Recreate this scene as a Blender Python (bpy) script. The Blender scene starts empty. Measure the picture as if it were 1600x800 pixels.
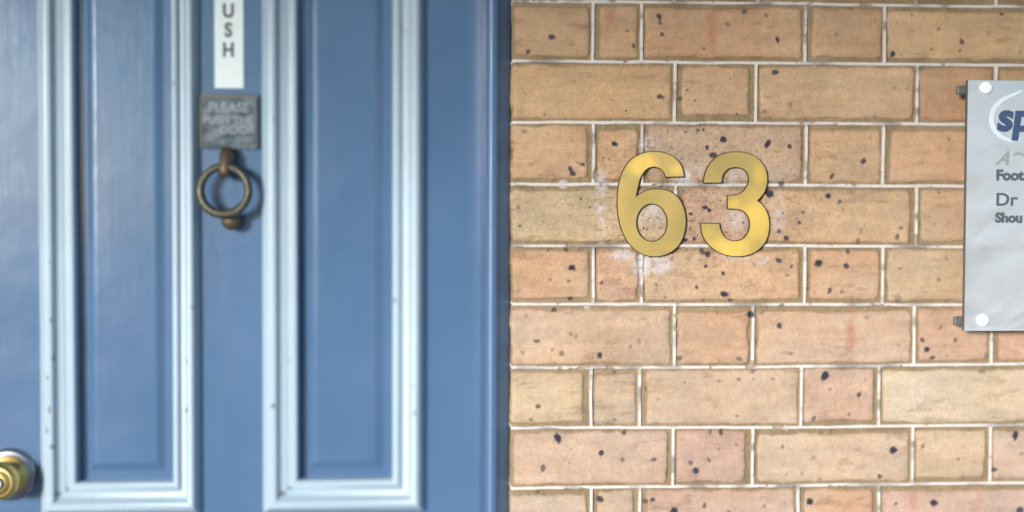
import bpy, bmesh, math, random
import numpy as np
from mathutils import Vector, Matrix

# ---------------------------------------------------------------- camera, world, sun, exposure
sc = bpy.context.scene
CAMZ, D, LENS = 1.47, 2.0, 50.0
FPX = LENS / 36 * 1600
YAW, PITCH, ROLL = (math.radians(a) for a in (-3.92, -2.053, -0.20))
_cy, _sy, _cp, _sp, _cr, _sr = (f(a) for a in (YAW, PITCH, ROLL) for f in (math.cos, math.sin))
RM = np.array([[_cy, -_sy, 0], [_sy, _cy, 0], [0, 0, 1]]) @ np.array([[1, 0, 0], [0, _cp, -_sp], [0, _sp, _cp]]) \
    @ np.array([[_cr, 0, _sr], [0, 1, 0], [-_sr, 0, _cr]])
cd = bpy.data.cameras.new("camera"); cam = bpy.data.objects.new("camera", cd); sc.collection.objects.link(cam)
m = Matrix.Identity(4)
for i in range(3):
    m[i][0] = RM[i, 0]; m[i][1] = RM[i, 2]; m[i][2] = -RM[i, 1]
m[1][3] = -D; m[2][3] = CAMZ
cam.matrix_world = m
cd.lens = LENS; cd.sensor_width = 36; cd.clip_start = 0.05; cd.clip_end = 500
cd.dof.use_dof = True; cd.dof.focus_distance = 2.015; cd.dof.aperture_fstop = 0.41; cd.dof.aperture_blades = 0
sc.camera = cam

SUN_EL, SUN_AZ = math.radians(9), math.radians(30)      # low, from the left behind the camera
to_sun = Vector((-math.sin(SUN_AZ) * math.cos(SUN_EL), -math.cos(SUN_AZ) * math.cos(SUN_EL), math.sin(SUN_EL)))
w = bpy.data.worlds.new("World"); sc.world = w; w.use_nodes = True
nt = w.node_tree; bg = nt.nodes["Background"]
sky = nt.nodes.new("ShaderNodeTexSky"); sky.sky_type = 'NISHITA'; sky.sun_disc = False
sky.sun_elevation = SUN_EL; sky.sun_rotation = math.atan2(to_sun.x, to_sun.y)
sky.air_density = 1.0; sky.dust_density = 0.4; sky.ozone_density = 5.0
nt.links.new(sky.outputs[0], bg.inputs[0]); bg.inputs[1].default_value = 0.15
sd = bpy.data.lights.new("sun", 'SUN'); sun = bpy.data.objects.new("sun", sd); sc.collection.objects.link(sun)
sd.energy = 2.4; sd.angle = math.radians(10); sd.color = (1.0, 0.965, 0.93)
sun.rotation_euler = to_sun.to_track_quat('Z', 'Y').to_euler()
sc.view_settings.view_transform = 'Standard'; sc.view_settings.look = 'None'
sc.view_settings.gamma = 1; sc.view_settings.use_curve_mapping = False
sc.view_settings.exposure = 1.25

# ---------------------------------------------------------------- helpers
def W(px, py, Y=0.0):
    """photo pixel -> world point on the plane y = Y"""
    d = RM @ np.array([(px - 800) / FPX, 1, -(py - 400) / FPX])
    t = (D + Y) / d[1]
    return d[0] * t, d[2] * t + CAMZ

def lin(c):
    r = []
    for v in c:
        v /= 255
        r.append(v / 12.92 if v <= .04045 else ((v + .055) / 1.055) ** 2.4)
    return r

def link(o, parent=None):
    sc.collection.objects.link(o)
    if parent: o.parent = parent
    return o

def tag(o, label=None, cat=None, group=None, kind=None):
    for k, v in (('label', label), ('category', cat), ('group', group), ('kind', kind)):
        if v: o[k] = v
    return o

def empty(name, loc):
    o = bpy.data.objects.new(name, None); o.location = loc; o.empty_display_size = .05
    return link(o)

def obj(name, bm, mat, parent=None, smooth=False):
    me = bpy.data.meshes.new(name)
    bmesh.ops.recalc_face_normals(bm, faces=bm.faces)
    if smooth:
        for f in bm.faces: f.smooth = True
    if parent:                       # geometry is modelled in world space
        bm.transform(Matrix.Translation(-world_loc(parent)))
    bm.to_mesh(me); bm.free()
    for mt in (mat if isinstance(mat, (list, tuple)) else [mat]): me.materials.append(mt)
    o = bpy.data.objects.new(name, me)
    return link(o, parent)

def world_loc(o):
    v = Vector((0, 0, 0))
    while o: v = v + o.location; o = o.parent
    return v

def add_box(bm, x0, x1, y0, y1, z0, z1, bev=0.0, seg=2):
    b = bmesh.new()
    bmesh.ops.create_cube(b, size=1)
    for v in b.verts:
        v.co = Vector((x0 if v.co.x < 0 else x1, y0 if v.co.y < 0 else y1, z0 if v.co.z < 0 else z1))
    if bev: bmesh.ops.bevel(b, geom=b.edges[:], offset=bev, segments=seg, profile=.6, affect='EDGES')
    me = bpy.data.meshes.new("t"); b.to_mesh(me); b.free(); bm.from_mesh(me); bpy.data.meshes.remove(me)

def add_lathe(bm, cx, cz, prof, n=48):
    """prof: list of (radius, y); axis along y"""
    rings = []
    for r, y in prof:
        if r < 1e-6: rings.append([bm.verts.new((cx, y, cz))])
        else: rings.append([bm.verts.new((cx + r * math.cos(a), y, cz + r * math.sin(a))) for a in (2 * math.pi * k / n for k in range(n))])
    for a, b in zip(rings, rings[1:]):
        for k in range(n):
            q = [a[k % len(a)], a[(k + 1) % len(a)], b[(k + 1) % len(b)], b[k % len(b)]]
            q2 = []
            for v in q:
                if v not in q2: q2.append(v)
            if len(q2) > 2: bm.faces.new(q2)

def add_tube(bm, pts, rads, n=16, closed=False):
    pts = [Vector(p) for p in pts]; rings = []
    N = len(pts)
    for i, p in enumerate(pts):
        a = pts[(i - 1) % N] if (closed or i) else p
        b = pts[(i + 1) % N] if (closed or i < N - 1) else p
        t = (b - a).normalized()
        up = Vector((0, 1, 0)) if abs(t.y) < .9 else Vector((0, 0, 1))
        u = t.cross(up).normalized(); v = t.cross(u)
        r = rads[i] if isinstance(rads, (list, tuple)) else rads
        rings.append([bm.verts.new(p + r * (math.cos(q) * u + math.sin(q) * v)) for q in (2 * math.pi * k / n for k in range(n))])
    for i in range(N if closed else N - 1):
        a, b = rings[i], rings[(i + 1) % N]
        for k in range(n): bm.faces.new((a[k], a[(k + 1) % n], b[(k + 1) % n], b[k]))
    if not closed: bm.faces.new(rings[0]); bm.faces.new(rings[-1])

# ---------------------------------------------------------------- materials
class NT:
    def __init__(s, name):
        s.m = bpy.data.materials.new(name); s.m.use_nodes = True
        s.t = s.m.node_tree; s.n = s.t.nodes; s.p = s.n["Principled BSDF"]
        s.tc = s.n.new("ShaderNodeTexCoord"); s.coord = s.tc.outputs['Object']
    def link(s, a, b): s.t.links.new(a, b)
    def mapping(s, scale):
        m = s.n.new("ShaderNodeMapping"); m.inputs['Scale'].default_value = scale
        s.link(s.coord, m.inputs[0]); return m.outputs[0]
    def noise(s, scale, detail=4, rough=.5, vec=None, dist=0):
        n = s.n.new("ShaderNodeTexNoise"); n.inputs['Scale'].default_value = scale
        n.inputs['Detail'].default_value = detail; n.inputs['Roughness'].default_value = rough; n.inputs['Distortion'].default_value = dist
        s.link(vec or s.coord, n.inputs['Vector']); return n.outputs['Fac']
    def ramp(s, fac, stops):
        r = s.n.new("ShaderNodeValToRGB"); e = r.color_ramp.elements
        while len(e) < len(stops): e.new(.5)
        for el, (p, c) in zip(e, stops):
            el.position = p; el.color = (c, c, c, 1) if not isinstance(c, (tuple, list)) else tuple(c)[:3] + (1,)
        s.link(fac, r.inputs[0]); return r.outputs[0]
    def mix(s, fac, a, b, mode='MIX'):
        x = s.n.new("ShaderNodeMix"); x.data_type = 'RGBA'; x.blend_type = mode
        for sock, v in ((x.inputs[0], fac), (x.inputs[6], a), (x.inputs[7], b)):
            if isinstance(v, (int, float)): sock.default_value = v
            elif isinstance(v, (tuple, list)): sock.default_value = tuple(v)[:3] + (1,)
            else: s.link(v, sock)
        return x.outputs[2]
    def bump(s, h, strength, dist, prev=None):
        b = s.n.new("ShaderNodeBump"); b.inputs['Strength'].default_value = strength; b.inputs['Distance'].default_value = dist
        s.link(h, b.inputs['Height'])
        if prev: s.link(prev, b.inputs['Normal'])
        return b.outputs['Normal']
    def set(s, **k):
        for a, v in k.items():
            i = s.p.inputs[a.replace('_', ' ')]
            if isinstance(v, (int, float)): i.default_value = v
            elif isinstance(v, (tuple, list)): i.default_value = tuple(v)[:3] + (1,)
            else: s.link(v, i)
        return s.m

def paint(name, base, dark, rough, speck=.0, wave=.6, chips=False, coat=.6):
    t = NT(name)
    big = t.noise(5, 3); streak = t.noise(1, 4, .6, t.mapping((170, 60, 5)))
    c = t.mix(t.ramp(big, [(.3, 0), (.7, 1)]), base, dark)
    c = t.mix(t.ramp(streak, [(.35, 0), (.75, .12)]), c, [v * .8 for v in base])
    if speck:
        sp = t.noise(95, 3, .6, t.mapping((1, 1, .55)))
        c = t.mix(t.ramp(sp, [(.70, 0), (.755, speck)]), c, (.10, .12, .12))
    if chips:                                # single chips and the dirt caught in the mitred corners
        for px, py, rx, ry in ((75, 590, 2, 4), (78, 640, 2, 7), (82, 698, 4, 4), (74, 672, 2, 5), (290, 642, 4, 5), (291, 565, 2, 5), (427, 634, 4, 4), (617, 470, 3, 4), (648, 645, 3, 4), (89, 773, 5, 3), (103, 766, 4, 3), (441, 773, 6, 4), (452, 765, 5, 3), (83, 560, 2, 5), (80, 500, 2, 4), (270, 130, 2, 4), (300, 480, 2, 3)):
            a_, b_ = W(px, py, .137)
            mp = t.n.new("ShaderNodeMapping"); mp.vector_type = 'TEXTURE'
            mp.inputs['Location'].default_value = (a_, .137, b_); mp.inputs['Scale'].default_value = (rx * .0013, .05, ry * .0013)
            g0 = t.n.new("ShaderNodeNewGeometry"); t.link(g0.outputs['Position'], mp.inputs[0])
            g = t.n.new("ShaderNodeTexGradient"); g.gradient_type = 'SPHERICAL'; t.link(mp.outputs[0], g.inputs[0])
            c = t.mix(t.ramp(g.outputs['Fac'], [(.1, 0), (.45, .75)]), c, (.13, .13, .11))
    n = t.bump(t.noise(4.5, 2, .5), wave, .004)
    n = t.bump(streak, .32, .0006, n)
    n = t.bump(t.noise(38, 3), .35, .0012, n)
    n = t.bump(t.noise(13, 2, .5, None, .3), .16, .003, n)
    n = t.bump(t.noise(260, 3), .12, .0005, n)
    r = t.ramp(t.noise(14, 4), [(.3, rough - .02), (.7, rough + .04)])
    return t.set(Base_Color=c, Roughness=r, Normal=n, Specular_IOR_Level=.5, Coat_Weight=.1 if speck else coat, Coat_Roughness=.3 if speck else .13)

M_BLUE = paint("blue_door_paint", (.088, .166, .292), (.066, .138, .248), .22, wave=.8)
M_BLUE_F = paint("blue_frame_paint", (.070, .140, .260), (.058, .120, .225), .42, coat=0)
M_PALE = paint("pale_moulding_paint", (.42, .53, .595), (.375, .48, .545), .42, speck=.8, chips=True, wave=.3)
t = NT("brass_sheet")
n1 = t.noise(20, 3, .55); n2 = t.noise(90, 4, .6)
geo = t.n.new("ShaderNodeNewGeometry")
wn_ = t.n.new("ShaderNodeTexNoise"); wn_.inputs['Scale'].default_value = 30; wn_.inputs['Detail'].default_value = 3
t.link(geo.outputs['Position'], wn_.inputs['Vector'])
refl_mask = None                                   # warm reflections and highlights painted into the brass colour
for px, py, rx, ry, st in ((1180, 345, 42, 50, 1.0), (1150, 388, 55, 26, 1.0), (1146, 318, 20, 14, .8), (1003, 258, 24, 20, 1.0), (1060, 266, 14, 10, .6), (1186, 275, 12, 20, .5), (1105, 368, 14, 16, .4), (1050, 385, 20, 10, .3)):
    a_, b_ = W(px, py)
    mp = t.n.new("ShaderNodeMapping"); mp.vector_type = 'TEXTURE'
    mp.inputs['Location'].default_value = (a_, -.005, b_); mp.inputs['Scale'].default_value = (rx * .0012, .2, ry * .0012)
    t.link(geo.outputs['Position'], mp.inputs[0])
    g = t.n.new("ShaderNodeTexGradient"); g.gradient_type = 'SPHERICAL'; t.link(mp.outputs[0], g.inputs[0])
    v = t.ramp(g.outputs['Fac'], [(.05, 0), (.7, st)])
    refl_mask = v if refl_mask is None else t.mix(1.0, refl_mask, v, 'LIGHTEN')
refl_mask = t.mix(1.0, refl_mask, t.ramp(wn_.outputs['Fac'], [(.30, .55), (.55, 1)]), 'MULTIPLY')
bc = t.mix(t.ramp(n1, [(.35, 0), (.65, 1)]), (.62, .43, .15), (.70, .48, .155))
bc = t.mix(refl_mask, bc, (1.0, .66, .16))
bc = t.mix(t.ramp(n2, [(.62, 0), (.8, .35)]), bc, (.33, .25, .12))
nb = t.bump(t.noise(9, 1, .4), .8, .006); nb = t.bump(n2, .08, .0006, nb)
M_BRASS = t.set(Base_Color=bc, Metallic=1.0, Roughness=t.mix(refl_mask, (.44, .44, .44), (.50, .50, .50)), Normal=nb)
t = NT("dark_brass_tarnish")
M_TARN = t.set(Base_Color=t.mix(t.noise(200, 3), (.045, .032, .02), (.10, .07, .04)), Metallic=.0, Roughness=.85, Specular_IOR_Level=.2)
t = NT("polished_brass"); M_KNOB = t.set(Base_Color=t.mix(t.noise(60, 3), (.88, .62, .22), (.70, .48, .16)), Metallic=1.0, Roughness=.42)
t = NT("worn_steel"); M_STEEL = t.set(Base_Color=t.mix(t.noise(80, 3), (.42, .42, .45), (.28, .28, .31)), Metallic=1.0, Roughness=.38)
t = NT("old_bronze")
M_BRONZE = t.set(Base_Color=t.mix(t.ramp(t.noise(120, 4), [(.35, 0), (.65, 1)]), (.085, .075, .05), (.12, .125, .09)), Metallic=.55, Roughness=.5, Normal=t.bump(t.noise(300, 3), .4, .001))
t = NT("brown_bronze")
M_BRONZE2 = t.set(Base_Color=t.mix(t.noise(150, 4), (.12, .09, .06), (.09, .075, .045)), Metallic=.45, Roughness=.5, Normal=t.bump(t.noise(300, 3), .4, .001))
t = NT("white_plastic"); M_WHITE = t.set(Base_Color=t.mix(t.noise(50, 4), (.80, .86, .84), (.70, .79, .79)), Roughness=.35)
t = NT("black_letter"); M_INK = t.set(Base_Color=t.mix(t.noise(200, 2), (.065, .07, .09), (.10, .11, .13)), Roughness=.5)
t = NT("navy_letter"); M_NAVY = t.set(Base_Color=t.mix(t.noise(200, 2), (.035, .06, .13), (.06, .09, .18)), Roughness=.4)
t = NT("grey_green_letter"); M_GREEN = t.set(Base_Color=t.mix(t.noise(200, 2), (.20, .26, .23), (.28, .33, .30)), Roughness=.4)
t = NT("pale_reflection"); M_REFLECT = t.set(Base_Color=t.mix(t.noise(60, 2), (.66, .71, .76), (.58, .63, .68)), Roughness=.35)  # paint for the reflection drawn on the sign

# ---------------------------------------------------------------- brick wall
rs = np.random.RandomState(7)
TAB = rs.rand(16, 256, 256).astype(np.float32)
def vnoise(x, z, seed):
    xi = np.floor(x).astype(np.int32); zi = np.floor(z).astype(np.int32)
    fx = (x - xi).astype(np.float32); fz = (z - zi).astype(np.float32)
    fx = fx * fx * (3 - 2 * fx); fz = fz * fz * (3 - 2 * fz); T = TAB[seed % 16]
    ox = seed * 37
    a = T[(zi) & 255, (xi + ox) & 255]; b = T[zi & 255, (xi + ox + 1) & 255]
    c = T[(zi + 1) & 255, (xi + ox) & 255]; d = T[(zi + 1) & 255, (xi + ox + 1) & 255]
    return (a * (1 - fx) + b * fx) * (1 - fz) + (c * (1 - fx) + d * fx) * fz
def fbm(x, z, size, seed, octs=4, aspect=1.0, gain=.5):
    s = 0; a = 1; tot = 0
    for o in range(octs):
        f = 2 ** o / size
        s = s + a * vnoise(x * f / aspect + 11.3 * o, z * f + 5.7 * o, seed + o); tot += a; a *= gain
    return s / tot                       # about 0..1, mean .5
def sstep(a, b, x):
    t = np.clip((x - a) / (b - a), 0, 1); return t * t * (3 - 2 * t)

HPX = {-1: [(803, 1.5), (1190, 5), (1600, 10.8)], 0: [(803, 95), (1190, 98.3), (1600, 102.5)], 1: [(803, 191), (1190, 192.3), (1600, 195)],
       2: [(803, 288), (1190, 288.8), (1600, 292)], 3: [(803, 384.3), (1190, 383.7), (1600, 386.5)], 4: [(803, 475.7), (1190, 475.7), (1600, 476.5)],
       5: [(803, 575), (1190, 573.5), (1600, 569)], 6: [(803, 668.5), (1190, 668.5), (1600, 664)], 7: [(803, 763), (1190, 759.5), (1600, 754.6)]}
Z0, HC = CAMZ + .20245, .08635
# bricks of each visible row: (left joint px, colour with top-to-bottom light trend baked in) ... at the row's mid height
ROWS = {-1: (0, [803, 1055, 1185, 1433, 1557], [(190, 152, 108), (186, 146, 104), (196, 152, 104), (184, 144, 100), (182, 142, 100)]),
 0: (49, [803, 927, 1003, 1259, 1383, 1640], [(203, 172, 130), (208, 172, 128), (212, 172, 128), (208, 168, 124), (219, 185, 136)]),
 1: (145, [803, 1055, 1182, 1433.5, 1556], [(208, 172, 124), (207, 172, 130), (215, 180, 135), (203, 160, 120), (205, 170, 120)]),
 2: (240, [803, 927.5, 1003.7, 1260, 1381, 1636], [(214, 178, 135), (210, 172, 130), (196, 170, 138), (212, 176, 134), (216, 176, 135)]),
 3: (340, [803, 1056, 1182, 1432.6, 1554], [(206, 184, 142), (206, 170, 138), (214, 180, 138), (212, 178, 138), (210, 175, 135)]),
 4: (430, [803, 927.5, 1003, 1258, 1380, 1634], [(212, 178, 140), (210, 172, 138), (212, 180, 142), (212, 176, 138), (206, 180, 142)]),
 5: (525, [803, 1054.6, 1177, 1429, 1550], [(210, 182, 150), (208, 172, 138), (210, 180, 150), (208, 172, 142), (205, 165, 135)]),
 6: (620, [803, 924, 1000, 1252.7, 1374, 1625], [(212, 192, 155), (210, 190, 160), (213, 190, 160), (212, 182, 158), (217, 201, 168)]),
 7: (712, [803, 1052, 1176.4, 1426.5, 1548], [(210, 184, 158), (208, 175, 155), (212, 190, 160), (218, 192, 155), (208, 184, 160)]),
 8: (785, [803, 924, 1000, 1248, 1374, 1625], [(205, 190, 165), (200, 180, 155), (212, 180, 156), (210, 175, 140), (206, 178, 158)])}
SPOTS = """862,58,6,.9 825,81,5,.8 1030,26,5,.9 1032,36,4,.7 1035,54,4,.8 1100,76,4,.5 1164,18,5,.7 1137,38,5,.5 991,72,4.5,.8 980,48,3.5,.5 1031,151,5,.9 1036,153,4,.6 1064,154,4,.7
1074,141,2.5,.7 1086,157,2.5,.7 958,157,1.5,.8 978,173,2,.8 1152,178,2.5,.7 820,146,3,.4 851,179,3,.5 1194,174,4,.5 1215,62,5.5,.9 1197,24,4,.5 1331,14,3,.4 1367,33,4,.3 1395,85,5,.95 1408,85,2,.4
1424,24,3.5,.4 1467,45,4,.5 1544,51,3,.5 1503,65,5,.8 1500,79,3,.6 1565,22,4,.7 1594,82,3,.4 1456,77,4,.4 1212,113,6,.9 1398,137,4,.35 1417,138,3,.3 1235,164,5,.35 1367,183,3,.5 1307,54,3,.4
820,205,5,.45 892,265,6,.9 895,272,5,.9 910,257,4,.8 903,254,2,.8 960,225,5.5,1 943,247,2,.8 952,249,2,.8 811,325,4,.5 813,353,3.5,.6 908,311,2,.8 922,324,2,.8 1130,218,6.5,1 1105,231,4.5,.95
1099,203,3,.9 1114,243,6.5,.95 1091,203,2.5,.9 1072,206,2,.8 1044,205,3,.5 1102,324,5,1 1108,329,3.5,1 1079,334,3.5,.9 1085,373,4,.9 1072,375,4,1 1079,356,2,.8 1006,357,2.4,1 1011,358,2,1 1028,340,2.5,.6
1162,348,2,1 1102,297,4,.5 1120,319,2,.5 1200,224,7,1 1203,303,8,1 1234,229,5,.9 1253,247,4,.4 1349,252,5.5,.9 1300,276,5,.8 1360,215,4,.3 1482,218,4,.4 1221,287,5,.8 1294,306,6,.95 1312,315,4.5,.7
1325,300,2,.5 1255,332,3,.8 1249,348,4,.8 1223,333,2,.9 1248,318,1.6,.9 1268,345,2.5,.5 1229,372,5.5,.9 1217,361,4,.8 1408,356,4,.6 1402,370,5,.7 1346,360,4,.4 1467,301,4,.4 1461,350,3,.3 1325,393,5,.8
1341,377,5,.5 894,418,6.5,1 860,437,3.5,.5 889,439,3.5,.6 892,467,4.5,.8 885,390,4.5,.7 857,391,3,.6 940,441,3,.9 1089,449,3.5,.8 1130,460,6,1 1134,460,5,1 1141,469,4,.8 1130,427,4,.9 1103,416,4,.9
1098,393,6,.8 1106,397,6,.95 1039,465,3,.6 1026,445,3,.6 1100,469,3,.5 1159,447,2,.4 866,484,5,.8 839,533,4.5,.7 937,555,5.5,.95 878,553,5,.6 863,546,3,.5 816,551,4,.4 900,526,4,.4 892,523,3,.5
823,494,4,.35 999,533,5,.35 985,542,4,.4 1006,498,4,.3 1173,491,7,.95 1191,489,4,.5 1062,560,5,.7 1155,561,5,.6 1124,563,3,.4 961,581,4,.5 1177,580,5,.6 1217,407,5.5,.9 1237,416,3.5,.7 1231,430,3,.6
1279,411,8,1 1322,415,5.5,.9 1297,454,5,.8 1316,456,4,.5 1262,451,4,.4 1407,420,3.5,.5 1388,420,3,.35 1467,437,4,.5 1403,467,8,.35 1479,405,4,.35 1222,477,5,.6 1218,509,5.5,.9 1354,496,4,.4 1404,539,3,.4
1441,531,4.5,.8 1449,546,5.5,.95 1457,559,5,.8 1493,531,4,.7 1470,511,4,.45 1477,540,3,.3 1541,556,5,.4 1479,556,3,.3 1236,553,4,.4 1289,588,8,1 1208,592,3.5,.4 841,635,5,.8 830,656,4,.5 961,656,4,.5
1070,598,3,.35 1124,596,4,.5 1155,593,4,.6 1178,592,3.5,.4 1009,607,3,.5 1029,624,3,.35 1152,650,4,.4 872,685,8,1 940,707,5.5,.95 976,676,5,.8 849,731,6,.75 973,719,4,.6 1022,718,5,.7 1044,702,4,.4
1127,676,5,.85 1110,675,4,.6 1087,735,6,.95 1079,723,5,.65 1108,719,4,.6 1123,701,3.5,.4 1151,695,4,.4 1162,703,3,.3 889,723,3,.35 938,780,6,.95 841,769,3.5,.5 1009,784,4.5,.7 1020,781,5.5,.85 1053,799,7,1
1101,790,4.5,.7 1139,799,4,.5 1194,791,4,.45 1297,608,4,.4 1342,617,5,.85 1352,594,3.5,.3 1272,654,5,.7 1327,647,4,.5 1534,581,5,.45 1396,703,8,1 1375,744,4.5,.8 1223,698,4,.6 1271,716,5,.35 1281,749,4,.45
1253,740,3,.4 1229,742,3,.35 1442,698,4,.6 1497,717,4,.5 1587,680,7.5,1 1555,734,5,.8 1597,709,4,.4 1265,784,6.5,1 1400,787,4,.7 1459,786,7,1 1594,797,7,.9 1226,786,3,.4"""
SPOTS = [tuple(float(v) for v in s.split(',')) for s in SPOTS.split()]
# soft pale bloom (x, y, rx, ry, strength)
BLOOM = [(1072, 272, 22, 18, .6), (940, 360, 6, 20, .8), (938, 320, 9, 14, .5), (1132, 278, 18, 14, .6), (1022, 412, 30, 16, .8), (972, 398, 24, 9, .5), (1000, 420, 12, 22, .4),
         (985, 292, 16, 14, .4), (1012, 330, 26, 26, .45), (1190, 400, 12, 12, .6), (1014, 226, 16, 14, .5), (880, 288, 8, 7, .8), (918, 478, 6, 5, .7), (1222, 476, 6, 4, .5), (1225, 670, 8, 6, .5),
         (1150, 395, 30, 12, .4), (940, 288, 10, 22, .45), (1215, 335, 12, 40, .3), (1150, 340, 20, 20, .3), (1160, 270, 90, 16, .2)]
REDS = [(1113, 50, 10, 40, .55), (1330, 520, 9, 44, .6), (957, 22, 12, 16, .5), (850, 430, 22, 40, .25), (1122, 380, 60, 8, .1), (1425, 785, 12, 30, .4), (1527, 780, 9, 30, .35), (1170, 16, 70, 10, .1)]

def joint_z(r, x):
    if r in HPX:
        a = [W(px, py) for px, py in HPX[r]]
        return np.interp(x, [p[0] for p in a], [p[1] for p in a])
    if r < -1: return joint_z(-1, x) + (-1 - r) * HC
    return joint_z(7, x) - (r - 7) * HC

def row_bricks(r):
    per = .3496
    if r % 2 == 0: base = [.3211 + per * k for k in range(-7, 6)]; other = [.5553 + per * k for k in range(-7, 6)]
    else: base = [.3690 + per * k for k in range(-7, 6)]; other = [.4841 + per * k for k in range(-7, 6)]
    reg = sorted(base + other)
    if r in ROWS:
        y, xs, cols = ROWS[r]
        X = [W(px, y)[0] for px in xs]; X[0] = .1305
        j = [v for v in reg if v < .06] + X + [v for v in reg if v > X[-1] + .06]
    else:
        j = [v for v in reg if v < .06] + [.1305] + ([.2516, .3211] if r % 2 == 0 else []) + [v for v in reg if v > .33 and not (r % 2 and v < .36)]
        cols = None; X = None
    j = sorted(set(round(v, 5) for v in j))
    rr = random.Random(r * 77 + 5); out = []
    for v in j:
        if X is not None and any(abs(v - a) < 1e-4 for a in X[:len(cols)]):
            c = cols[[abs(v - a) < 1e-4 for a in X[:len(cols)]].index(True)]
        else: c = (210 + rr.uniform(-8, 8), 178 + rr.uniform(-9, 9), 140 + rr.uniform(-14, 16))
        c = [v * .72 + m_ * .28 for v, m_ in zip(c, (211, 178, 144))]
        out.append(lin(c))
    return np.array(j), np.array(out)

def wall_fields(xs, zs):
    X, Z = np.meshgrid(xs, zs); X = X.astype(np.float64); Z = Z.astype(np.float64)
    H = np.zeros(X.shape); C = np.zeros(X.shape + (3,))
    cx, cz = W(1085, 315)
    near = np.exp(-(((X - cx) / .19) ** 2 + ((Z - cz) / .13) ** 2))
    wob = (fbm(X, Z, .05, 3, 3) - .5)
    edge_n = (fbm(X, Z, .028, 5, 4, 1.0, .55) - .5)
    fine = fbm(X, Z, .004, 9, 3); blotch = fbm(X, Z, .06, 1, 4, 1.5); blotch2 = fbm(X, Z, .05, 4, 4, 1.8)
    streak = fbm(X, Z, .010, 6, 4, 5.0); mid = fbm(X, Z, .014, 12, 4)
    r0 = int(math.floor((Z0 - zs.max()) / HC)) - 2; r1 = int(math.ceil((Z0 - zs.min()) / HC)) + 2
    zw = Z + wob * .0016
    for r in range(r0, r1 + 1):
        zt = joint_z(r - 1, xs); zb = joint_z(r, xs)
        sel = np.where((zs < zt.max() + .003) & (zs > zb.min() - .003))[0]
        if not len(sel): continue
        s = slice(sel[0], sel[-1] + 1)
        x = X[s]; z = zw[s]; inside = (z <= zt[None]) & (z > zb[None])
        J, cols = row_bricks(r)
        xw = x + wob[s] * .0018
        k = np.clip(np.searchsorted(J, xw, side='right') - 1, 0, len(J) - 2)
        rr = np.random.RandomState(1000 + r)
        nb = len(J); par = rr.rand(nb, 8)
        dt = zt[None] - z; db = z - zb[None]; dl = xw - J[k]; dr = J[k + 1] - xw
        ribz = .0022 + .0006 * (fbm(x, z, .02, 8, 2) - .5)
        dj = np.minimum(np.minimum(dt, db), np.minimum(dl, dr))
        en = edge_n[s]
        def marg(p, base, amp): return base + amp * par[k, p] ** 2.0
        mt = marg(0, .0044, .0058); mb = marg(1, .0042, .0055); ml = marg(2, .0042, .0078); mr = marg(3, .0042, .0070)
        a1 = np.minimum(dt - mt, db - mb); a2 = np.minimum(dl - ml, dr - mr)
        kk = .007; h = np.clip(.5 + .5 * (a2 - a1) / kk, 0, 1)
        e = a2 * (1 - h) + a1 * h - kk * h * (1 - h)
        e = e + en * .0062
        brick = sstep(-.0010, .0018, e)
        rib = 1 - sstep(ribz - .0003, ribz + .0006, dj)
        rib = rib * (1 - .75 * sstep(.70, .78, fbm(x, z, .02, 2, 3)))
        # height
        hb = .0002 + .0016 * (mid[s] - .5) + .0012 * (streak[s] - .5) * (1 + near[s]) + .0006 * (par[k, 4] - .5) - .0026 * np.exp(-np.clip(e, 0, 1) / .0022)
        hm = -.0030 + .0010 * (fine[s] - .5) + .0014 * (mid[s] - .5)
        hr = .0002 + .0004 * (fine[s] - .5)
        hh = hm * (1 - brick) + hb * brick
        hh = hh * (1 - rib) + hr * rib
        # colour
        c = cols[k]
        b1 = ((blotch[s] - .5) * 3.2)[..., None]; b2 = ((blotch2[s] - .5) * 3.2)[..., None]
        cb = c * (1 + .10 * b1 * np.array([.9, 1.0, 1.1]) + .065 * b2 * np.array([.9, .1, -.5]) + .30 * ((streak[s] - .5))[..., None] + .16 * (mid[s] - .5)[..., None])
        drag = sstep(.62, .72, fbm(x, z, .007, 13, 4, 4.0)) * sstep(.5, .6, fbm(x, z, .045, 5, 2)); cb = cb * (1 - .20 * drag[..., None] * np.array([.8, 1, 1.1]))
        cb = cb * (1 + (.20 + .34 * near[s][..., None]) * (fine[s][..., None] - .5))
        film = (np.exp(-np.clip(e, 0, 1) / .0028) * (.25 + .5 * sstep(.4, .65, blotch2[s])))[..., None]
        cb = cb * (1 - .5 * film * np.array([.75, .8, 1.0]))
        cm = np.array(lin((158, 137, 102))) * (1 + .5 * (mid[s] - .5) + .25 * (fine[s] - .5))[..., None]
        pale = sstep(.55, .7, fbm(x, z, .11, 10, 2))[..., None]
        cm = cm * (1 - pale * .35) + np.array(lin((178, 158, 128))) * pale * .35
        cr = np.array(lin((240, 233, 218))) * (1 - .55 * sstep(.5, .8, fbm(x, z, .015, 11, 4, 3)))[..., None]
        cc = cm * (1 - brick[..., None]) + cb * brick[..., None]
        cc = cc * (1 - rib[..., None]) + cr * rib[..., None]
        Hs = H[s]; Cs = C[s]; Hs[inside] = hh[inside]; Cs[inside] = cc[inside]
    # streaks, blooms, spots, pits
    def local(cx, cz, rx, rz):
        ix = np.where(np.abs(xs - cx) < rx * 2)[0]; iz = np.where(np.abs(zs - cz) < rz * 2)[0]
        return (slice(iz[0], iz[-1] + 1), slice(ix[0], ix[-1] + 1)) if len(ix) and len(iz) else None
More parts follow.
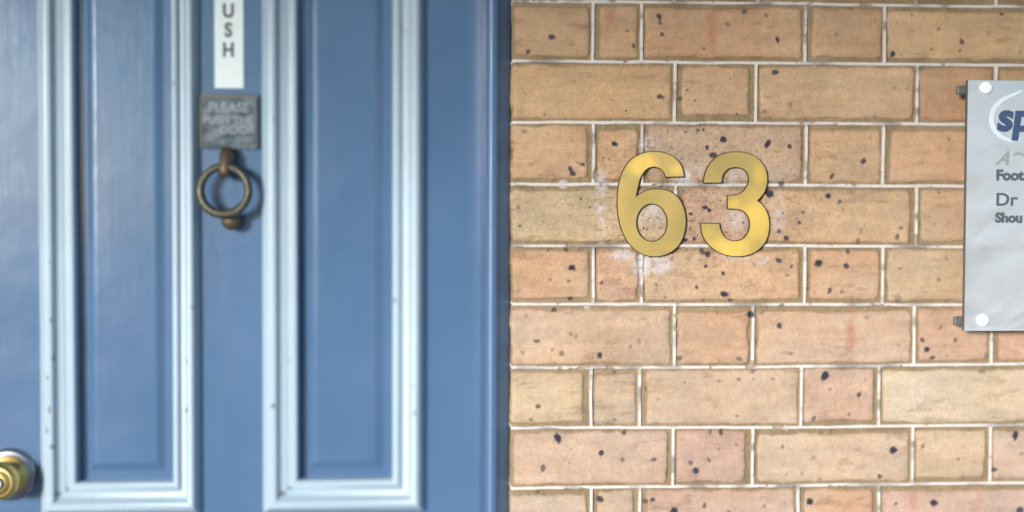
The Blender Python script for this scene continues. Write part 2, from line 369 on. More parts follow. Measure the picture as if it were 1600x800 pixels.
    for lst, colr in ((REDS, (196, 128, 98)), (BLOOM, (226, 220, 214))):
        for px, py, rx, ry, st in lst:
            x0, z0 = W(px, py); rx *= .0009; ry *= .0009; s = local(x0, z0, rx, ry)
            if s is None: continue
            d = np.sqrt(((X[s] - x0) / rx) ** 2 + ((Z[s] - z0) / ry) ** 2)
            n = fbm(X[s], Z[s], .012, 13, 4, 1, .65)
            mk = np.clip(1.3 - d, 0, 1) * st * sstep(.30, .58, n) * (1.7 if lst is BLOOM else 1)
            mk = np.clip(mk, 0, .85)[..., None]; C[s] = C[s] * (1 - mk) + np.array(lin(colr)) * mk
    sp = [(W(a, b) + (r * .00090, st)) for a, b, r, st in SPOTS]
    rr = random.Random(3)
    for i in range(900):                                   # the rest of the wall has its own iron spots
        x0, z0 = rr.uniform(xs[0], xs[-1]), rr.uniform(zs[0], zs[-1])
        infr = .13 < x0 < .885 and 1.02 < z0 < 1.79
        sp.append((x0, z0, rr.uniform(.0006, .0014) if infr else rr.uniform(.0015, .006), rr.uniform(.2, .6) if infr else rr.uniform(.3, 1)))
    for i in range(210):                                   # small pits where the face is weathered
        x0, z0 = rr.gauss(cx, .12), rr.gauss(cz, .075)
        sp.append((x0, z0, rr.uniform(.0005, .0013), rr.uniform(.4, .95)))
    for x0, z0, rad, st in sp:
        if not (xs[0] < x0 < xs[-1] and zs[0] < z0 < zs[-1]): continue
        s = local(x0, z0, rad * 1.2, rad * 1.2)
        if s is None: continue
        ang = rr.uniform(-.6, .6); el = rr.uniform(.75, 1.25)
        dx = (X[s] - x0); dz = (Z[s] - z0); u = (dx * math.cos(ang) + dz * math.sin(ang)) / el; v = (-dx * math.sin(ang) + dz * math.cos(ang)) * el
        n = fbm(X[s], Z[s], .0042, 14, 3, 1, .6)
        d = np.sqrt(u * u + v * v) / rad * (1 + 0.9 * (n - .5))
        mk = (1 - sstep(.52, 1.10, d)) * st
        C[s] = C[s] * (1 - mk[..., None]) + np.array((.043, .044, .062)) * mk[..., None]
        H[s] -= .0005 * mk
    # hairline cracks and scuffs near the numerals
    ridg = np.abs(fbm(X, Z, .016, 2, 4, 1.6, .6) - .5)
    cr = (1 - sstep(.004, .014, ridg)) * near * sstep(.45, .62, fbm(X, Z, .03, 15, 3))
    C *= (1 - .55 * cr)[..., None]; H -= .0007 * cr
    pit = sstep(.70, .80, fbm(X, Z, .0035, 7, 2)) * (near * .8 + .08); C *= (1 - .5 * pit)[..., None]; H -= .0004 * pit
    return X, Z, H, C

def grid_patch(xs, zs, jag=None):
    X, Z, H, C = wall_fields(xs, zs)
    if jag:
        n = (fbm(zs * 0, zs, .02, 4, 3) - .5) * .0030
        f = np.exp(-np.abs(X - jag) / .0015); X = X + n[:, None] * f
        H = H - .0015 * np.exp(-np.abs(X - jag) / .0015)
    co = np.stack([X, -H, Z], -1).reshape(-1, 3)
    nz, nx = X.shape
    i = (np.arange(nz - 1)[:, None] * nx + np.arange(nx - 1)[None]).reshape(-1)
    q = np.stack([i, i + 1, i + nx + 1, i + nx], -1)
    return co, q, C.reshape(-1, 3), (nz, nx)

ALB = .60
XE = .1375                                                  # right-hand edge of the door opening
XL = -.76                                                   # left-hand edge of the opening
fine_x = np.concatenate([np.arange(XE, .93, .00088), np.arange(.936, 1.75, .006)])
zall = np.concatenate([np.arange(0, 1.0, .0065), np.arange(1.0, 1.81, .00088), np.arange(1.816, 2.62, .0065)])
parts = [grid_patch(fine_x, zall, XE), grid_patch(np.arange(-1.55, XL + .001, .0065), np.arange(0, 2.62, .0065)),
         grid_patch(np.arange(XL, XE + .003, .0062), np.arange(2.12, 2.62, .0065))]
cos, qs, cs = [], [], []; off = 0
for co, q, c, shp in parts:
    cos.append(co); qs.append(q + off); cs.append(c); off += len(co)
# returns into the opening: extrude the edge column backwards
def ret(co, shp, col, off0):
    global off
    nz, nx = shp; e = np.arange(nz) * nx + col
    back = co[e].copy(); back[:, 1] = .30
    cos.append(back); cs.append(np.tile(np.array(lin((200, 165, 122))), (nz, 1)))
    a = e[:-1] + off0; b = e[1:] + off0; a2 = off + np.arange(nz - 1); b2 = a2 + 1
    qs.append(np.stack([a, b, b2, a2] if col == 0 else [b, a, a2, b2], -1)); off += nz
ret(parts[0][0], parts[0][3], 0, 0)
ret(parts[1][0], parts[1][3], parts[1][3][1] - 1, len(parts[0][0]))
co = np.concatenate(cos); q = np.concatenate(qs); c = np.concatenate(cs) * ALB * np.array([1.10, 1.07, 1.12])
me = bpy.data.meshes.new("brick_wall")
me.vertices.add(len(co)); me.vertices.foreach_set("co", co.astype(np.float32).ravel())
me.loops.add(len(q) * 4); me.loops.foreach_set("vertex_index", q.astype(np.int32).ravel())
me.polygons.add(len(q)); me.polygons.foreach_set("loop_start", np.arange(len(q), dtype=np.int32) * 4)
me.polygons.foreach_set("loop_total", np.full(len(q), 4, np.int32))
me.polygons.foreach_set("use_smooth", np.ones(len(q), bool))
at = me.color_attributes.new("brick_colour", 'FLOAT_COLOR', 'POINT')
at.data.foreach_set("color", np.concatenate([np.clip(c, .01, .9), np.ones((len(c), 1))], 1).astype(np.float32).ravel())
me.update(); me.validate()
t = NT("tuckpointed_brick")
a = t.n.new("ShaderNodeAttribute"); a.attribute_name = "brick_colour"
gr = t.noise(420, 4, .65)
col = t.mix(1.0, a.outputs['Color'], t.ramp(gr, [(.25, .80), (.75, 1.18)]), 'MULTIPLY')
t.set(Base_Color=col, Roughness=.82, Normal=t.bump(gr, .35, .0008), Specular_IOR_Level=.3)
me.materials.append(t.m)
wall = bpy.data.objects.new("brick_wall", me); link(wall)
tag(wall, "speckled tan brick wall with thin white mortar lines right of the blue door", "wall")

# ---------------------------------------------------------------- door frame
def extrude_profile(bm, prof, z0, z1):
    """prof: closed list of (x, y); vertical bar"""
    a = [bm.verts.new((x, y, z0)) for x, y in prof]; b = [bm.verts.new((x, y, z1)) for x, y in prof]
    n = len(prof)
    for i in range(n): bm.faces.new((a[i], a[(i + 1) % n], b[(i + 1) % n], b[i]))
    bm.faces.new(a); bm.faces.new(b)

DY = .155                                                     # plane of the door's face
def arc(cx, cy, r, a0, a1, n=8): return [(cx + r * math.cos(math.radians(a0 + (a1 - a0) * i / n)), cy + r * math.sin(math.radians(a0 + (a1 - a0) * i / n))) for i in range(n + 1)]
xin = W(755, 400, DY)[0]
frame = empty("door_frame", ((XL + XE) / 2, .1, 0))
tag(frame, "blue painted timber frame with rounded bead between the door and the brick wall", "door frame")
# jamb section, right side: from the brick edge towards the door
pr = [(XE - .001, .040), (XE - .0055, .034), (XE - .010, .0295), (XE - .0145, .0255)] + arc(XE - .0270, .0260, .0100, -28, -165, 14) + [(XE - .0380, .034), (XE - .0395, .045), (XE - .0405, .060), (xin + .0005, .080), (xin + .0005, .215), (XE - .001, .215)]
bm = bmesh.new(); extrude_profile(bm, pr, 0, 2.11); obj("jamb", bm, M_BLUE_F, frame, False)
mx = (XL + XE) / 2
bm = bmesh.new(); extrude_profile(bm, [(2 * mx - x, y) for x, y in pr], 0, 2.11); obj("jamb", bm, M_BLUE_F, frame)
bm = bmesh.new(); add_box(bm, xin + .0 - (2 * (xin - mx)) - .03, xin + .03, .02, .213, 2.07, 2.119, .003); obj("head", bm, M_BLUE_F, frame)
bm = bmesh.new()
for a_, b_ in ((xin - .018, xin + .012), (2 * mx - xin - .012, 2 * mx - xin + .018)): add_box(bm, a_, b_, DY + .0405, DY + .0560, 0, 2.069, .001)
add_box(bm, 2 * mx - xin + .019, xin - .019, DY + .0405, DY + .0560, 2.035, 2.069, .001)
obj("door_stop", bm, M_BLUE_F, frame)
bm = bmesh.new(); add_box(bm, 2 * mx - xin + .001, xin - .001, .02, .25, -.02, .010, .002)
obj("threshold", bm, M_BLUE_F, frame)
for o in frame.children:
    if o.name.startswith("jamb"):
        for p in o.data.polygons: p.use_smooth = True
        md = o.modifiers.new("e", 'EDGE_SPLIT'); md.split_angle = math.radians(32)

# ---------------------------------------------------------------- door
door_l = 2 * mx - xin + .0018; door_r = xin - .0018; ZT = 2.065; ZB = .012
door = empty("front_door", (mx, DY, 0))
tag(door, "blue panelled front door with pale blue mouldings, closed in its frame", "door")
def PX(px, py=400): return W(px, py, DY)[0]
def PZ(py, px=300): return W(px, py, DY)[1]
zi = PZ(751)                                                # bottom of the upper panels (inside the moulding)
pan = [(PX(118) + .0008, PX(269) + .002), (PX(465) + .0005, PX(613) + .001)]            # inner edges
MW = .0490                                                  # moulding width at the door face
ztop_i = 1.90
low_t, low_b = zi - .31, .27
opens = [(a, b, zi, ztop_i) for a, b in pan] + [(a, b, low_b, low_t) for a, b in pan]
OW = .012                                                   # the opening in the slab lies this far outside the inner edge
bm = bmesh.new()
xs_ = [door_l] + [v for a, b in pan for v in (a - OW, b + OW)] + [door_r]
zs_ = [ZB, low_b - OW, low_t + OW, zi - OW, ztop_i + OW, ZT]
vv = {}
def gv(x, z):
    if (x, z) not in vv: vv[(x, z)] = bm.verts.new((x, DY, z))
    return vv[(x, z)]
for i in range(5):
    for k in range(5):
        if i in (1, 3) and k in (1, 3): continue
        # stiles and rails are worked a little finer than one quad
        bm.faces.new((gv(xs_[i], zs_[k]), gv(xs_[i + 1], zs_[k]), gv(xs_[i + 1], zs_[k + 1]), gv(xs_[i], zs_[k + 1])))
r = bmesh.ops.extrude_face_region(bm, geom=bm.faces[:])
for v in r['geom']:
    if isinstance(v, bmesh.types.BMVert): v.co.y += .040
body = obj("door_slab", bm, M_BLUE, door)
# bolection moulding: (distance outwards from the inner edge, height above the door face)
prof = [(-.0005, -.0125), (-.0005, .0060), (.0008, .0095), (.0035, .0115), (.0075, .0118), (.0105, .0104), (.0122, .0076), (.0132, .0050), (.0150, .0046), (.0158, .0066), (.0190, .0072), (.0225, .0086), (.0255, .0116),
        (.0275, .0152), (.0288, .0178), (.0310, .0200), (.0340, .0210), (.0370, .0206), (.0400, .0188), (.0432, .0148), (.0460, .0095), (MW, .0055), (MW, -.0003)]
def moulding(a, b, z0, z1, sl=1, sr=1):
    bm = bmesh.new(); rings = []
    for d, h in prof:
        dl = d * (sl if d > 0 else 1); dr = d * (sr if d > 0 else 1)
        rings.append([bm.verts.new((x, DY - h, z)) for x, z in ((a - dl, z0 - d), (b + dr, z0 - d), (b + dr, z1 + d), (a - dl, z1 + d))])
    for p, q_ in zip(rings, rings[1:]):
        for k in range(4): bm.faces.new((p[k], p[(k + 1) % 4], q_[(k + 1) % 4], q_[k]))
    o = obj("moulding", bm, M_PALE, door, True)
    md = o.modifiers.new("e", 'EDGE_SPLIT'); md.split_angle = math.radians(38)
def panel(a, b, z0, z1):
    bm = bmesh.new(); rings = []
    PD = .0120
    for d, h in ((-OW, -PD), (.0125, -PD), (.0150, -PD), (.0235, -PD + .0050), (.0262, -PD + .0060), (.029, -PD + .0062)):
        rings.append([bm.verts.new((x, DY - h, z)) for x, z in ((a + d, z0 + d), (b - d, z0 + d), (b - d, z1 - d), (a + d, z1 - d))])
    for p, q_ in zip(rings, rings[1:]):
        for k in range(4): bm.faces.new((p[k], p[(k + 1) % 4], q_[(k + 1) % 4], q_[k]))
    bm.faces.new(rings[-1])
    obj("panel", bm, M_BLUE, door)
for k, o_ in enumerate(opens): moulding(*o_, *((1.06, .80), (1.06, .99))[k % 2]); panel(*o_)

# knob on its round backplate (a part of the door)
kx, kz = PX(16, 741), PZ(741, 16)
knob = None
bm = bmesh.new()
add_lathe(bm, kx, kz, [(.0300, DY - .010), (.0235, DY - .013), (.0150, DY - .017), (.0125, DY - .026), (.0160, DY - .033), (.0235, DY - .039), (.0275, DY - .047), (.0280, DY - .054), (.0255, DY - .062), (.0205, DY - .067), (.0195, DY - .0665), (.0170, DY - .0690), (.010, DY - .0705), (0, DY - .071)])
knob = obj("door_knob", bm, M_KNOB, door, True)
tag(knob, "round brass knob on a steel backplate")
bm = bmesh.new()
add_lathe(bm, kx, kz, [(.0395, DY + .0005), (.0395, DY - .003), (.0370, DY - .0065), (.0330, DY - .0082), (.0300, DY - .0080), (.0285, DY - .0110), (.0250, DY - .0115), (0, DY - .0116)])
obj("backplate", bm, M_STEEL, knob, True)
bm = bmesh.new()
add_lathe(bm, kx, kz, [(.0090, DY - .0700), (.0090, DY - .0740), (.0080, DY - .0750), (0, DY - .0750)])
add_box(bm, kx - .0008, kx + .0008, DY - .0756, DY - .0745, kz - .005, kz + .005)
obj("lock_cylinder", bm, M_STEEL, knob)
# hairline scratch in the paint under the knocker
pts = [(338, 358), (333, 366), (331, 376), (333, 386), (337, 396), (338, 406)]
bm = bmesh.new(); add_tube(bm, [(PX(x, y), DY - .00005, PZ(y, x)) for x, y in pts], [.0003, .0006, .0007, .0005, .0005, .0002], 6)
t = NT("bare_scratch"); obj("scratch", bm, t.set(Base_Color=t.mix(t.noise(100), (.06, .10, .17), (.08, .12, .2)), Roughness=.7), door)

# ---------------------------------------------------------------- lettering
def text_mesh(name, body_, size, x, z, y, mat, parent, depth=.0003, offset=0.0, shear=0.0, xs=1.0, align='LEFT'):
    cu = bpy.data.curves.new("txt", 'FONT'); cu.body = body_; cu.size = size; cu.extrude = depth; cu.offset = offset; cu.shear = shear
    cu.align_x = align; cu.resolution_u = 6
    o = bpy.data.objects.new("txt", cu); sc.collection.objects.link(o)
    bpy.context.view_layer.update()
    me = bpy.data.meshes.new_from_object(o.evaluated_get(bpy.context.evaluated_depsgraph_get()))
    bpy.data.objects.remove(o); bpy.data.curves.remove(cu)
    pw = world_loc(parent)
    me.transform(Matrix.Translation(Vector((x, y, z)) - pw) @ Matrix.Rotation(math.pi / 2, 4, 'X') @ Matrix.Diagonal((xs, 1, 1, 1)))
    me.materials.clear(); me.materials.append(mat)
    ob = bpy.data.objects.new(name, me); return link(ob, parent)

# push sign on the door
sy = DY - .0015
x0, x1 = PX(335.5, 70), PX(380.5, 70); zb = PZ(138, 358); zt = zb + .205
sign = empty("push_sign", ((x0 + x1) / 2, DY, zb))
tag(sign, "narrow white vertical sign with dark letters stacked down the blue door", "sign")
bm = bmesh.new(); add_box(bm, x0, x1, DY - .0015, DY + .0005, zb, zt, .0004); obj("sign_plate", bm, M_WHITE, sign)
for ch, py in (("P", -14), ("U", 16.5), ("S", 46.5), ("H", 77.5)):
    text_mesh("letter", ch, .0285, PX(357, py), PZ(py, 357) - .0100, sy - .0004, M_INK, sign, offset=.0011, xs=.86, align='CENTER')

# metal plaque under it
t = NT("weathered_plaque")
wn = t.noise(34, 5, .6, t.mapping((1, 1, 2.2)))
M_PLAQ = t.set(Base_Color=t.mix(t.ramp(wn, [(.42, 0), (.58, 1)]), (.022, .045, .055), (.11, .135, .155)), Metallic=.4, Roughness=.45, Normal=t.bump(t.noise(120, 5, .6), .5, .0015))
t = NT("plaque_letter"); M_PLET = t.set(Base_Color=t.mix(t.noise(90, 4), (.17, .205, .215), (.27, .30, .32)), Metallic=.3, Roughness=.45)
t = NT("plaque_edge"); M_PEDGE = t.set(Base_Color=t.mix(t.noise(60, 4), (.13, .11, .09), (.18, .16, .14)), Metallic=.4, Roughness=.5)
xa, xb = PX(313, 190), PX(405, 190); za, zb2 = PZ(233, 360), PZ(148, 360)
plq = empty("metal_plaque", ((xa + xb) / 2, DY, za))
tag(plq, "square weathered grey metal plaque with worn raised letters above the ring knocker", "plaque")
bm = bmesh.new(); add_box(bm, xa, xb, DY - .0045, DY + .0005, za, zb2, .0012); obj("plaque_plate", bm, M_PLAQ, plq)
bm = bmesh.new()
for (a, b, c_, d) in ((xa + .001, xb - .001, zb2 - .005, zb2 - .0012), (xa + .001, xa + .0035, za + .0012, zb2 - .0055), (xa + .001, xb - .001, za + .0005, za + .0008)):
    add_box(bm, a, b, DY - .0062, DY - .0040, c_, max(d, c_ + .0008), .0005)
obj("raised_rim", bm, M_PEDGE, plq)
bm = bmesh.new(); add_box(bm, xb - .0050, xb - .0004, DY - .0064, DY - .0040, za + .0004, zb2 - .0056, .0006); t = NT("blackened_rim"); obj("dark_rim", bm, t.set(Base_Color=t.mix(t.noise(50), (.02, .035, .04), (.04, .055, .06)), Roughness=.5), plq)
pc = (xa + xb) / 2
text_mesh("lettering", "PLEASE", .0195, pc - .001, PZ(175, 360), DY - .0050, M_PLET, plq, .0006, .0004, align='CENTER')
text_mesh("lettering", "PUSH THE", .0165, pc - .002, PZ(194, 360), DY - .0050, M_PLET, plq, .0006, .0004, align='CENTER')
text_mesh("lettering", "DOOR", .0175, pc + .012, PZ(209, 360), DY - .0050, M_PLET, plq, .0006, .0003, align='CENTER')

# ring knocker
kcx, kcz = W(352, 262, DY - .012)
kn = empty("door_knocker", (kcx, DY, kcz))
tag(kn, "aged bronze ring door knocker hanging below the square metal plaque", "door knocker")
bm = bmesh.new()
bx0, bz0 = W(357, 240, DY - .01)
add_lathe(bm, bx0, bz0 - .002, [(.0125, DY + .0005), (.0122, DY - .003), (.010, DY - .0055), (.0075, DY - .009), (.0070, DY - .020), (.0060, DY - .023), (0, DY - .0235)], 28)
hx, hz = W(352, 262, DY - .026)
add_tube(bm, [(bx0, DY - .014, bz0 + .004), (bx0 - .001, DY - .020, bz0 - .006), (hx + .001, DY - .026, hz + .006), (hx, DY - .028, hz - .006), (hx + .001, DY - .028, hz - .014)], [.0110, .0120, .0100, .0112, .0085], 14)
obj("mount", bm, M_BRONZE2, kn, True)
bm = bmesh.new(); n = 64; rx_, rz_ = W(388, 302, DY - .034)[0] - W(348, 302, DY - .034)[0], 0
rcx, rcz = W(350.5, 297.5, DY - .034); Rr = .0352
add_tube(bm, [(rcx + Rr * math.cos(2 * math.pi * k / n), DY - .030 - .004 * (1 - math.sin(2 * math.pi * k / n)), rcz + Rr * math.sin(2 * math.pi * k / n)) for k in range(n)],
         [.0058 + .0010 * (1 - math.sin(2 * math.pi * k / n)) * .5 for k in range(n)], 16, True)
obj("ring", bm, M_BRONZE, kn, True)
bm = bmesh.new(); sx, sz = W(361, 345, DY - .02)
add_lathe(bm, sx, sz, [(.0120, DY + .0005), (.0125, DY - .003), (.0105, DY - .006), (.0115, DY - .012), (.0140, DY - .018), (.0135, DY - .026), (.0090, DY - .031), (0, DY - .0325)], 28)
obj("striker", bm, M_BRONZE2, kn, True)

# ---------------------------------------------------------------- house numerals
def catmull(pts, seg=6):
    out = []
    for i in range(len(pts) - 1):
        p0 = pts[i - 1] if i else pts[0]; p1, p2 = pts[i], pts[i + 1]; p3 = pts[i + 2] if i + 2 < len(pts) else pts[-1]
        for k in range(seg):
            t_ = k / seg
            out.append(tuple(.5 * (2 * p1[j] + (p2[j] - p0[j]) * t_ + (2 * p0[j] - 5 * p1[j] + 4 * p2[j] - p3[j]) * t_ ** 2 + (3 * p1[j] - p0[j] - 3 * p2[j] + p3[j]) * t_ ** 3) for j in (0, 1)))
    return out
SIX = [[(492, 233), (368, 235)], [(368, 235), (355, 205), (332, 182), (300, 171), (264, 176), (234, 200), (210, 240), (196, 290), (183, 352)],
       [(183, 352), (215, 329), (258, 312), (312, 306), (370, 313), (420, 335), (461, 374), (489, 432), (501, 500), (497, 570), (477, 635), (440, 688), (390, 724), (330, 743), (270, 743), (213, 727), (160, 690), (115, 635), (81, 560), (63, 480), (57, 400), (61, 320), (76, 240), (106, 170), (150, 116), (206, 82), (270, 67), (340, 69), (400, 88), (446, 121), (476, 166), (492, 233)]]
SIX_HOLE = [(281 + 97 * math.cos(a), 525 + 118 * math.sin(a)) for a in (2 * math.pi * k / 72 for k in range(72))]
THREE = [[(77, 272), (83, 222), (100, 175), (131, 129), (172, 95), (222, 75), (280, 68), (345, 73), (400, 92), (445, 126), (476, 171), (490, 225), (488, 280), (474, 326), (450, 360), (428, 383)],
         [(428, 383), (456, 406), (482, 442), (499, 490), (504, 545), (497, 600), (477, 650), (444, 691), (399, 722), (345, 740), (285, 744), (225, 736), (170, 715), (120, 679), (84, 635), (64, 582), (56, 525)],
         [(56, 525), (183, 528)], [(183, 528), (190, 565), (206, 600), (231, 625), (264, 638), (300, 638), (334, 622), (360, 590), (372, 550), (370, 510), (354, 475), (324, 450), (285, 441), (230, 438)],
         [(230, 438), (230, 347)], [(230, 347), (285, 343), (325, 326), (352, 296), (366, 256), (362, 220), (345, 194), (317, 178), (281, 173), (245, 180), (218, 201), (202, 234), (196, 272)], [(196, 272), (77, 272)]]
def numeral(name, loops, ox, label):
    YF = -.0052
    cu = bpy.data.curves.new(name, 'CURVE'); cu.dimensions = '2D'; cu.fill_mode = 'BOTH'; cu.extrude = .0016; cu.bevel_depth = .0012; cu.bevel_resolution = 2; cu.offset = -.0011
    allp = []
    for lp in loops:
        P = [W(ox + x / 4.103, 220 + y / 4.103, YF) for x, y in lp]; allp.append(P)
        s = cu.splines.new('POLY'); s.points.add(len(P) - 1)
        for p_, (a_, b_) in zip(s.points, P): p_.co = (a_, b_, 0, 1)
        s.use_cyclic_u = True
    tmp = bpy.data.objects.new("tmp", cu); sc.collection.objects.link(tmp); bpy.context.view_layer.update()
    me = bpy.data.meshes.new_from_object(tmp.evaluated_get(bpy.context.evaluated_depsgraph_get()))
    bpy.data.objects.remove(tmp); bpy.data.curves.remove(cu)
    cx_ = sum(p[0] for p in allp[0]) / len(allp[0]); cz_ = min(p[1] for p in allp[0])
    me.transform(Matrix.Translation((-cx_, 0, -cz_)) @ Matrix.Rotation(math.pi / 2, 4, 'X'))
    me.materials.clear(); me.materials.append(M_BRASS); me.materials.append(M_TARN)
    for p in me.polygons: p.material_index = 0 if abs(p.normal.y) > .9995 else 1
    o = bpy.data.objects.new(name, me); o.location = (cx_, YF + .0022, cz_); link(o)
    return tag(o, label, "house number", "brass house numerals")
six = [p for seg in SIX for p in catmull(seg)]
three = [p for seg in THREE for p in catmull(seg)]
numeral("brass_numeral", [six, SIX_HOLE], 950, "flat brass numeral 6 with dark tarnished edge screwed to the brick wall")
numeral("brass_numeral", [three], 1080, "flat brass numeral 3, warm reflection painted along its lower curve, on the brick wall")

# ---------------------------------------------------------------- clinic sign on stand-offs
YP = -.048
t = NT("satin_silver")
nn = t.noise(5, 4, .6, t.mapping((1, 1, 2.5)), .6)
M_PLATE = t.set(Base_Color=t.mix(t.ramp(nn, [(.4, 0), (.65, 1)]), (.47, .48, .49), (.60, .61, .62)), Metallic=.35, Roughness=t.ramp(nn, [(.35, .14), (.65, .30)]), Normal=t.bump(t.noise(9, 2, .5, None, 1.0), .6, .006))
t = NT("dark_plate_edge"); M_EDGE = t.set(Base_Color=t.mix(t.noise(80), (.085, .09, .08), (.12, .12, .11)), Roughness=.4)
px0, pzt = W(1513, 125, YP); pzb = W(1513, 517, YP)[1]; px1 = px0 + .30
cs_ = empty("wall_sign", (px0, 0, pzb))
tag(cs_, "silver rectangular sign with dark blue lettering held off the brick wall by round caps", "sign")
bm = bmesh.new(); add_box(bm, px0, px1, YP, YP + .001, pzb, pzt, .0003); obj("sign_face", bm, M_PLATE, cs_)
bm = bmesh.new(); add_box(bm, px0 - .0003, px1, YP + .001, YP + .010, pzb - .0003, pzt + .0003, .0008); obj("sign_backing", bm, M_EDGE, cs_)
t = NT("cap_white"); M_CAP = t.set(Base_Color=t.mix(t.noise(60), (.88, .90, .90), (.80, .83, .84)), Metallic=.0, Roughness=.25)
for (a, b) in ((1540, 137), (1535, 500)):
    for side in (0, 1):
        x_, z_ = W(a, b, YP)
        if side: x_ = px0 + px1 - x_
        bm = bmesh.new(); add_lathe(bm, x_, z_, [(.0088, YP - .0002), (.0088, YP - .0030), (.0078, YP - .0044), (.0050, YP - .0050), (0, YP - .0052)], 32)
        cap = obj("cap", bm, M_CAP, cs_, True)
        bm = bmesh.new(); add_lathe(bm, x_, z_, [(.0075, YP + .0095), (.0075, .004)], 24)
        obj("spacer", bm, M_EDGE, cap, True)
        bm = bmesh.new(); s_ = -1 if not side else 1
        xa_, xb_ = sorted((x_ + s_ * .005, x_ + s_ * .036)); add_box(bm, xa_, xb_, YP + .0125, YP + .0185, z_ - .0090, z_ + .0040, .0028)  # dark tab added in place of the stand-off's shadow smudge
        obj("shadow_tab", bm, M_EDGE, cap)
YT = YP - .0003
def sx_(px, py): return W(px, py, YP)
def line(txt, px, base, capH, mat, off=.0004, shear=0, xs=1.0, name="lettering"):
    x_, z_ = sx_(px, base); return text_mesh(name, txt, capH * .00093 / .70, x_, z_, YT, mat, cs_, .0002, off, shear, xs)
line("sp", 1557, 203, 42, M_NAVY, .0022, .12, 1.05)
line("A", 1556, 257, 20, M_GREEN, .0006, .5, 1.0)
line("Foot", 1556, 281, 15, M_INK, .0010, 0, 1.05)
line("Dr", 1555, 321, 19, M_INK, .0005, 0, 1.1)
line("Shou", 1555, 347, 14, M_INK, .0010, 0, 1.05)
def stroke(pts, rad, mat, name):
    bm = bmesh.new(); P = catmull(pts, 5) + [pts[-1]]; n_ = len(P); L = []
    for i, (a, b) in enumerate(P):
        a2, b2 = P[min(i + 1, n_ - 1)]; a1, b1 = P[max(i - 1, 0)]
        tx, ty = a2 - a1, b2 - b1; l_ = math.hypot(tx, ty) or 1
        wd = rad * math.sin(math.pi * (i + .6) / (n_ + .2)) ** .5
        q1 = sx_(a - ty / l_ * wd, b + tx / l_ * wd); q2 = sx_(a + ty / l_ * wd, b - tx / l_ * wd)
        L.append([bm.verts.new((q[0], y, q[1])) for q in (q1, q2) for y in (YP + .0004, YT + .00015)])
    for p, q_ in zip(L, L[1:]):
        for k, j in ((0, 1), (1, 3), (3, 2), (2, 0)): bm.faces.new((p[k], p[j], q_[j], q_[k]))
    bm.faces.new([L[0][k] for k in (0, 1, 3, 2)]); bm.faces.new([L[-1][k] for k in (0, 1, 3, 2)])
    obj(name, bm, mat, cs_)
stroke([(1598, 141), (1583, 148), (1566, 156), (1553, 170), (1549, 186), (1552, 200), (1562, 212), (1578, 219), (1594, 218)], 3.6, M_REFLECT, "reflection_swirl")  # pale arc painting a reflection in the sign's surface
stroke([(1582, 243), (1588, 240), (1596, 241), (1606, 246)], 2.0, M_GREEN, "logo_stroke")

# ---------------------------------------------------------------- ground, and unseen paving and roof added for the light
def plane(name, x0, x1, y0, y1, z, mat):
    bm = bmesh.new(); bm.faces.new([bm.verts.new(p) for p in ((x0, y0, z), (x1, y0, z), (x1, y1, z), (x0, y1, z))]); return obj(name, bm, mat)
t = NT("grass_ground"); tag(plane("ground", -150, 150, -200, 60, -.12, t.set(Base_Color=t.mix(t.noise(2, 6), (.05, .09, .03), (.10, .12, .05)), Roughness=.9)), kind='structure')
t = NT("added_concrete_paving"); pv = t.set(Base_Color=t.mix(t.noise(6, 6), (.34, .33, .31), (.26, .25, .24)), Roughness=.85, Normal=t.bump(t.noise(60, 5), .3, .002))
bm = bmesh.new(); add_box(bm, -5, 7, -12.9, .30, -.13, 0, .01); tag(obj("added_pavement", bm, pv), kind='structure')  # paving behind the camera, added to shape light and reflections

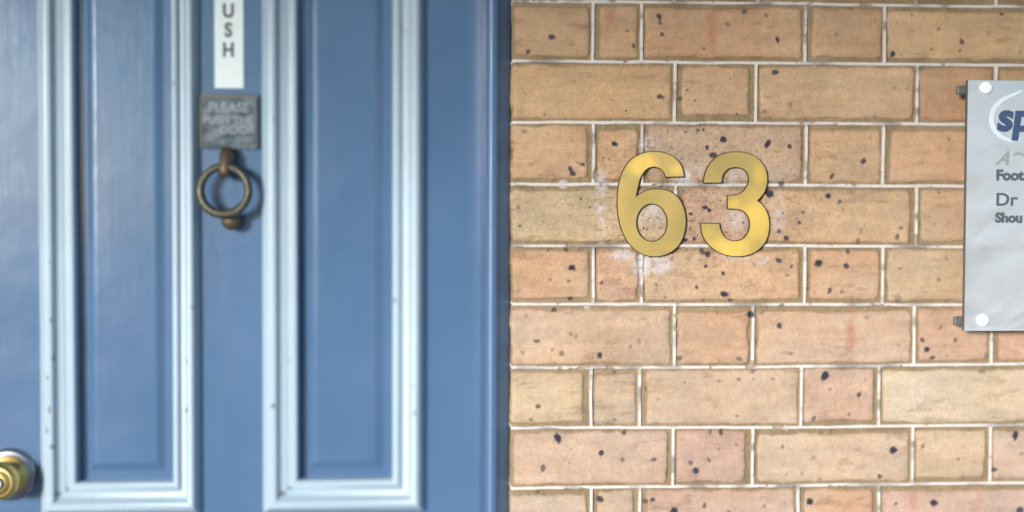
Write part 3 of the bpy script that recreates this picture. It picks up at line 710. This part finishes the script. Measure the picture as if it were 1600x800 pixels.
# unseen roof added to shape light and reflections: soffit, beam and two posts
t = NT("added_soffit_boards")
M_ADDED_SOF = t.set(Base_Color=t.mix(t.noise(8, 4, .5, t.mapping((1, .1, 1))), (.30, .29, .26), (.22, .21, .19)), Roughness=.6)
vr = empty("added_roof", (0, -2, 2.56))
tag(vr, "unseen low roof with boarded soffit, added to shape light and reflections", "added roof")
bm = bmesh.new()
for k in range(30): add_box(bm, -3.0 + k * .2, -3.0 + k * .2 + .194, -4.2, -.012, 2.56, 2.58, .002, 1)
obj("added_soffit", bm, M_ADDED_SOF, vr)
bm = bmesh.new(); add_box(bm, -3.05, 3.05, -4.30, -4.215, 2.48, 2.655, .004); obj("added_beam", bm, M_BLUE_F, vr)
bm = bmesh.new(); add_box(bm, -3.1, 3.1, -4.5, .2, 2.62, 2.66, .004); obj("added_roof_sheet", bm, M_EDGE, vr)
for x in (-2.95, 2.85):
    bm = bmesh.new(); add_box(bm, x, x + .1, -4.30, -4.20, 0, 2.475, .006); obj("added_post", bm, M_BLUE_F, vr)

# unseen leafy mass added to shape reflections, open towards the left
t = NT("added_hedge_leaves"); M_ADDED_HEDGE = t.set(Base_Color=t.mix(t.noise(6, 6, .7), (.03, .05, .02), (.08, .11, .04)), Roughness=.8)
bm = bmesh.new(); rh = random.Random(4)
nx_, nz_, ny_ = 36, 22, 6
def hp(i, k, j):
    x = -2.2 + 4.6 * i / nx_; z = -.12 + 3.3 * k / nz_; y = -13.2 - 1.3 * j / ny_
    n = math.sin(x * 3.1 + z * 2) * .10 + math.sin(x * 7.7 - z * 5 + j) * .06 + rh.uniform(-.07, .07)
    return (x + n * .5, y + n, max(-.12, z + (n * .8 if k == nz_ else 0)))
G = {}
def hv(i, k, j):
    if (i, k, j) not in G: G[(i, k, j)] = bm.verts.new(hp(i, k, j))
    return G[(i, k, j)]
for i in range(nx_):
    for k in range(nz_):
        for j in (0, ny_): bm.faces.new((hv(i, k, j), hv(i + 1, k, j), hv(i + 1, k + 1, j), hv(i, k + 1, j)))
    for j in range(ny_): bm.faces.new((hv(i, nz_, j), hv(i + 1, nz_, j), hv(i + 1, nz_, j + 1), hv(i, nz_, j + 1)))
for k in range(nz_):
    for j in range(ny_):
        for i in (0, nx_): bm.faces.new((hv(i, k, j), hv(i, k + 1, j), hv(i, k + 1, j + 1), hv(i, k, j + 1)))
tag(obj("added_hedge", bm, M_ADDED_HEDGE), "unseen leafy mass behind the camera, added to shape door and brass reflections", "added_hedge")
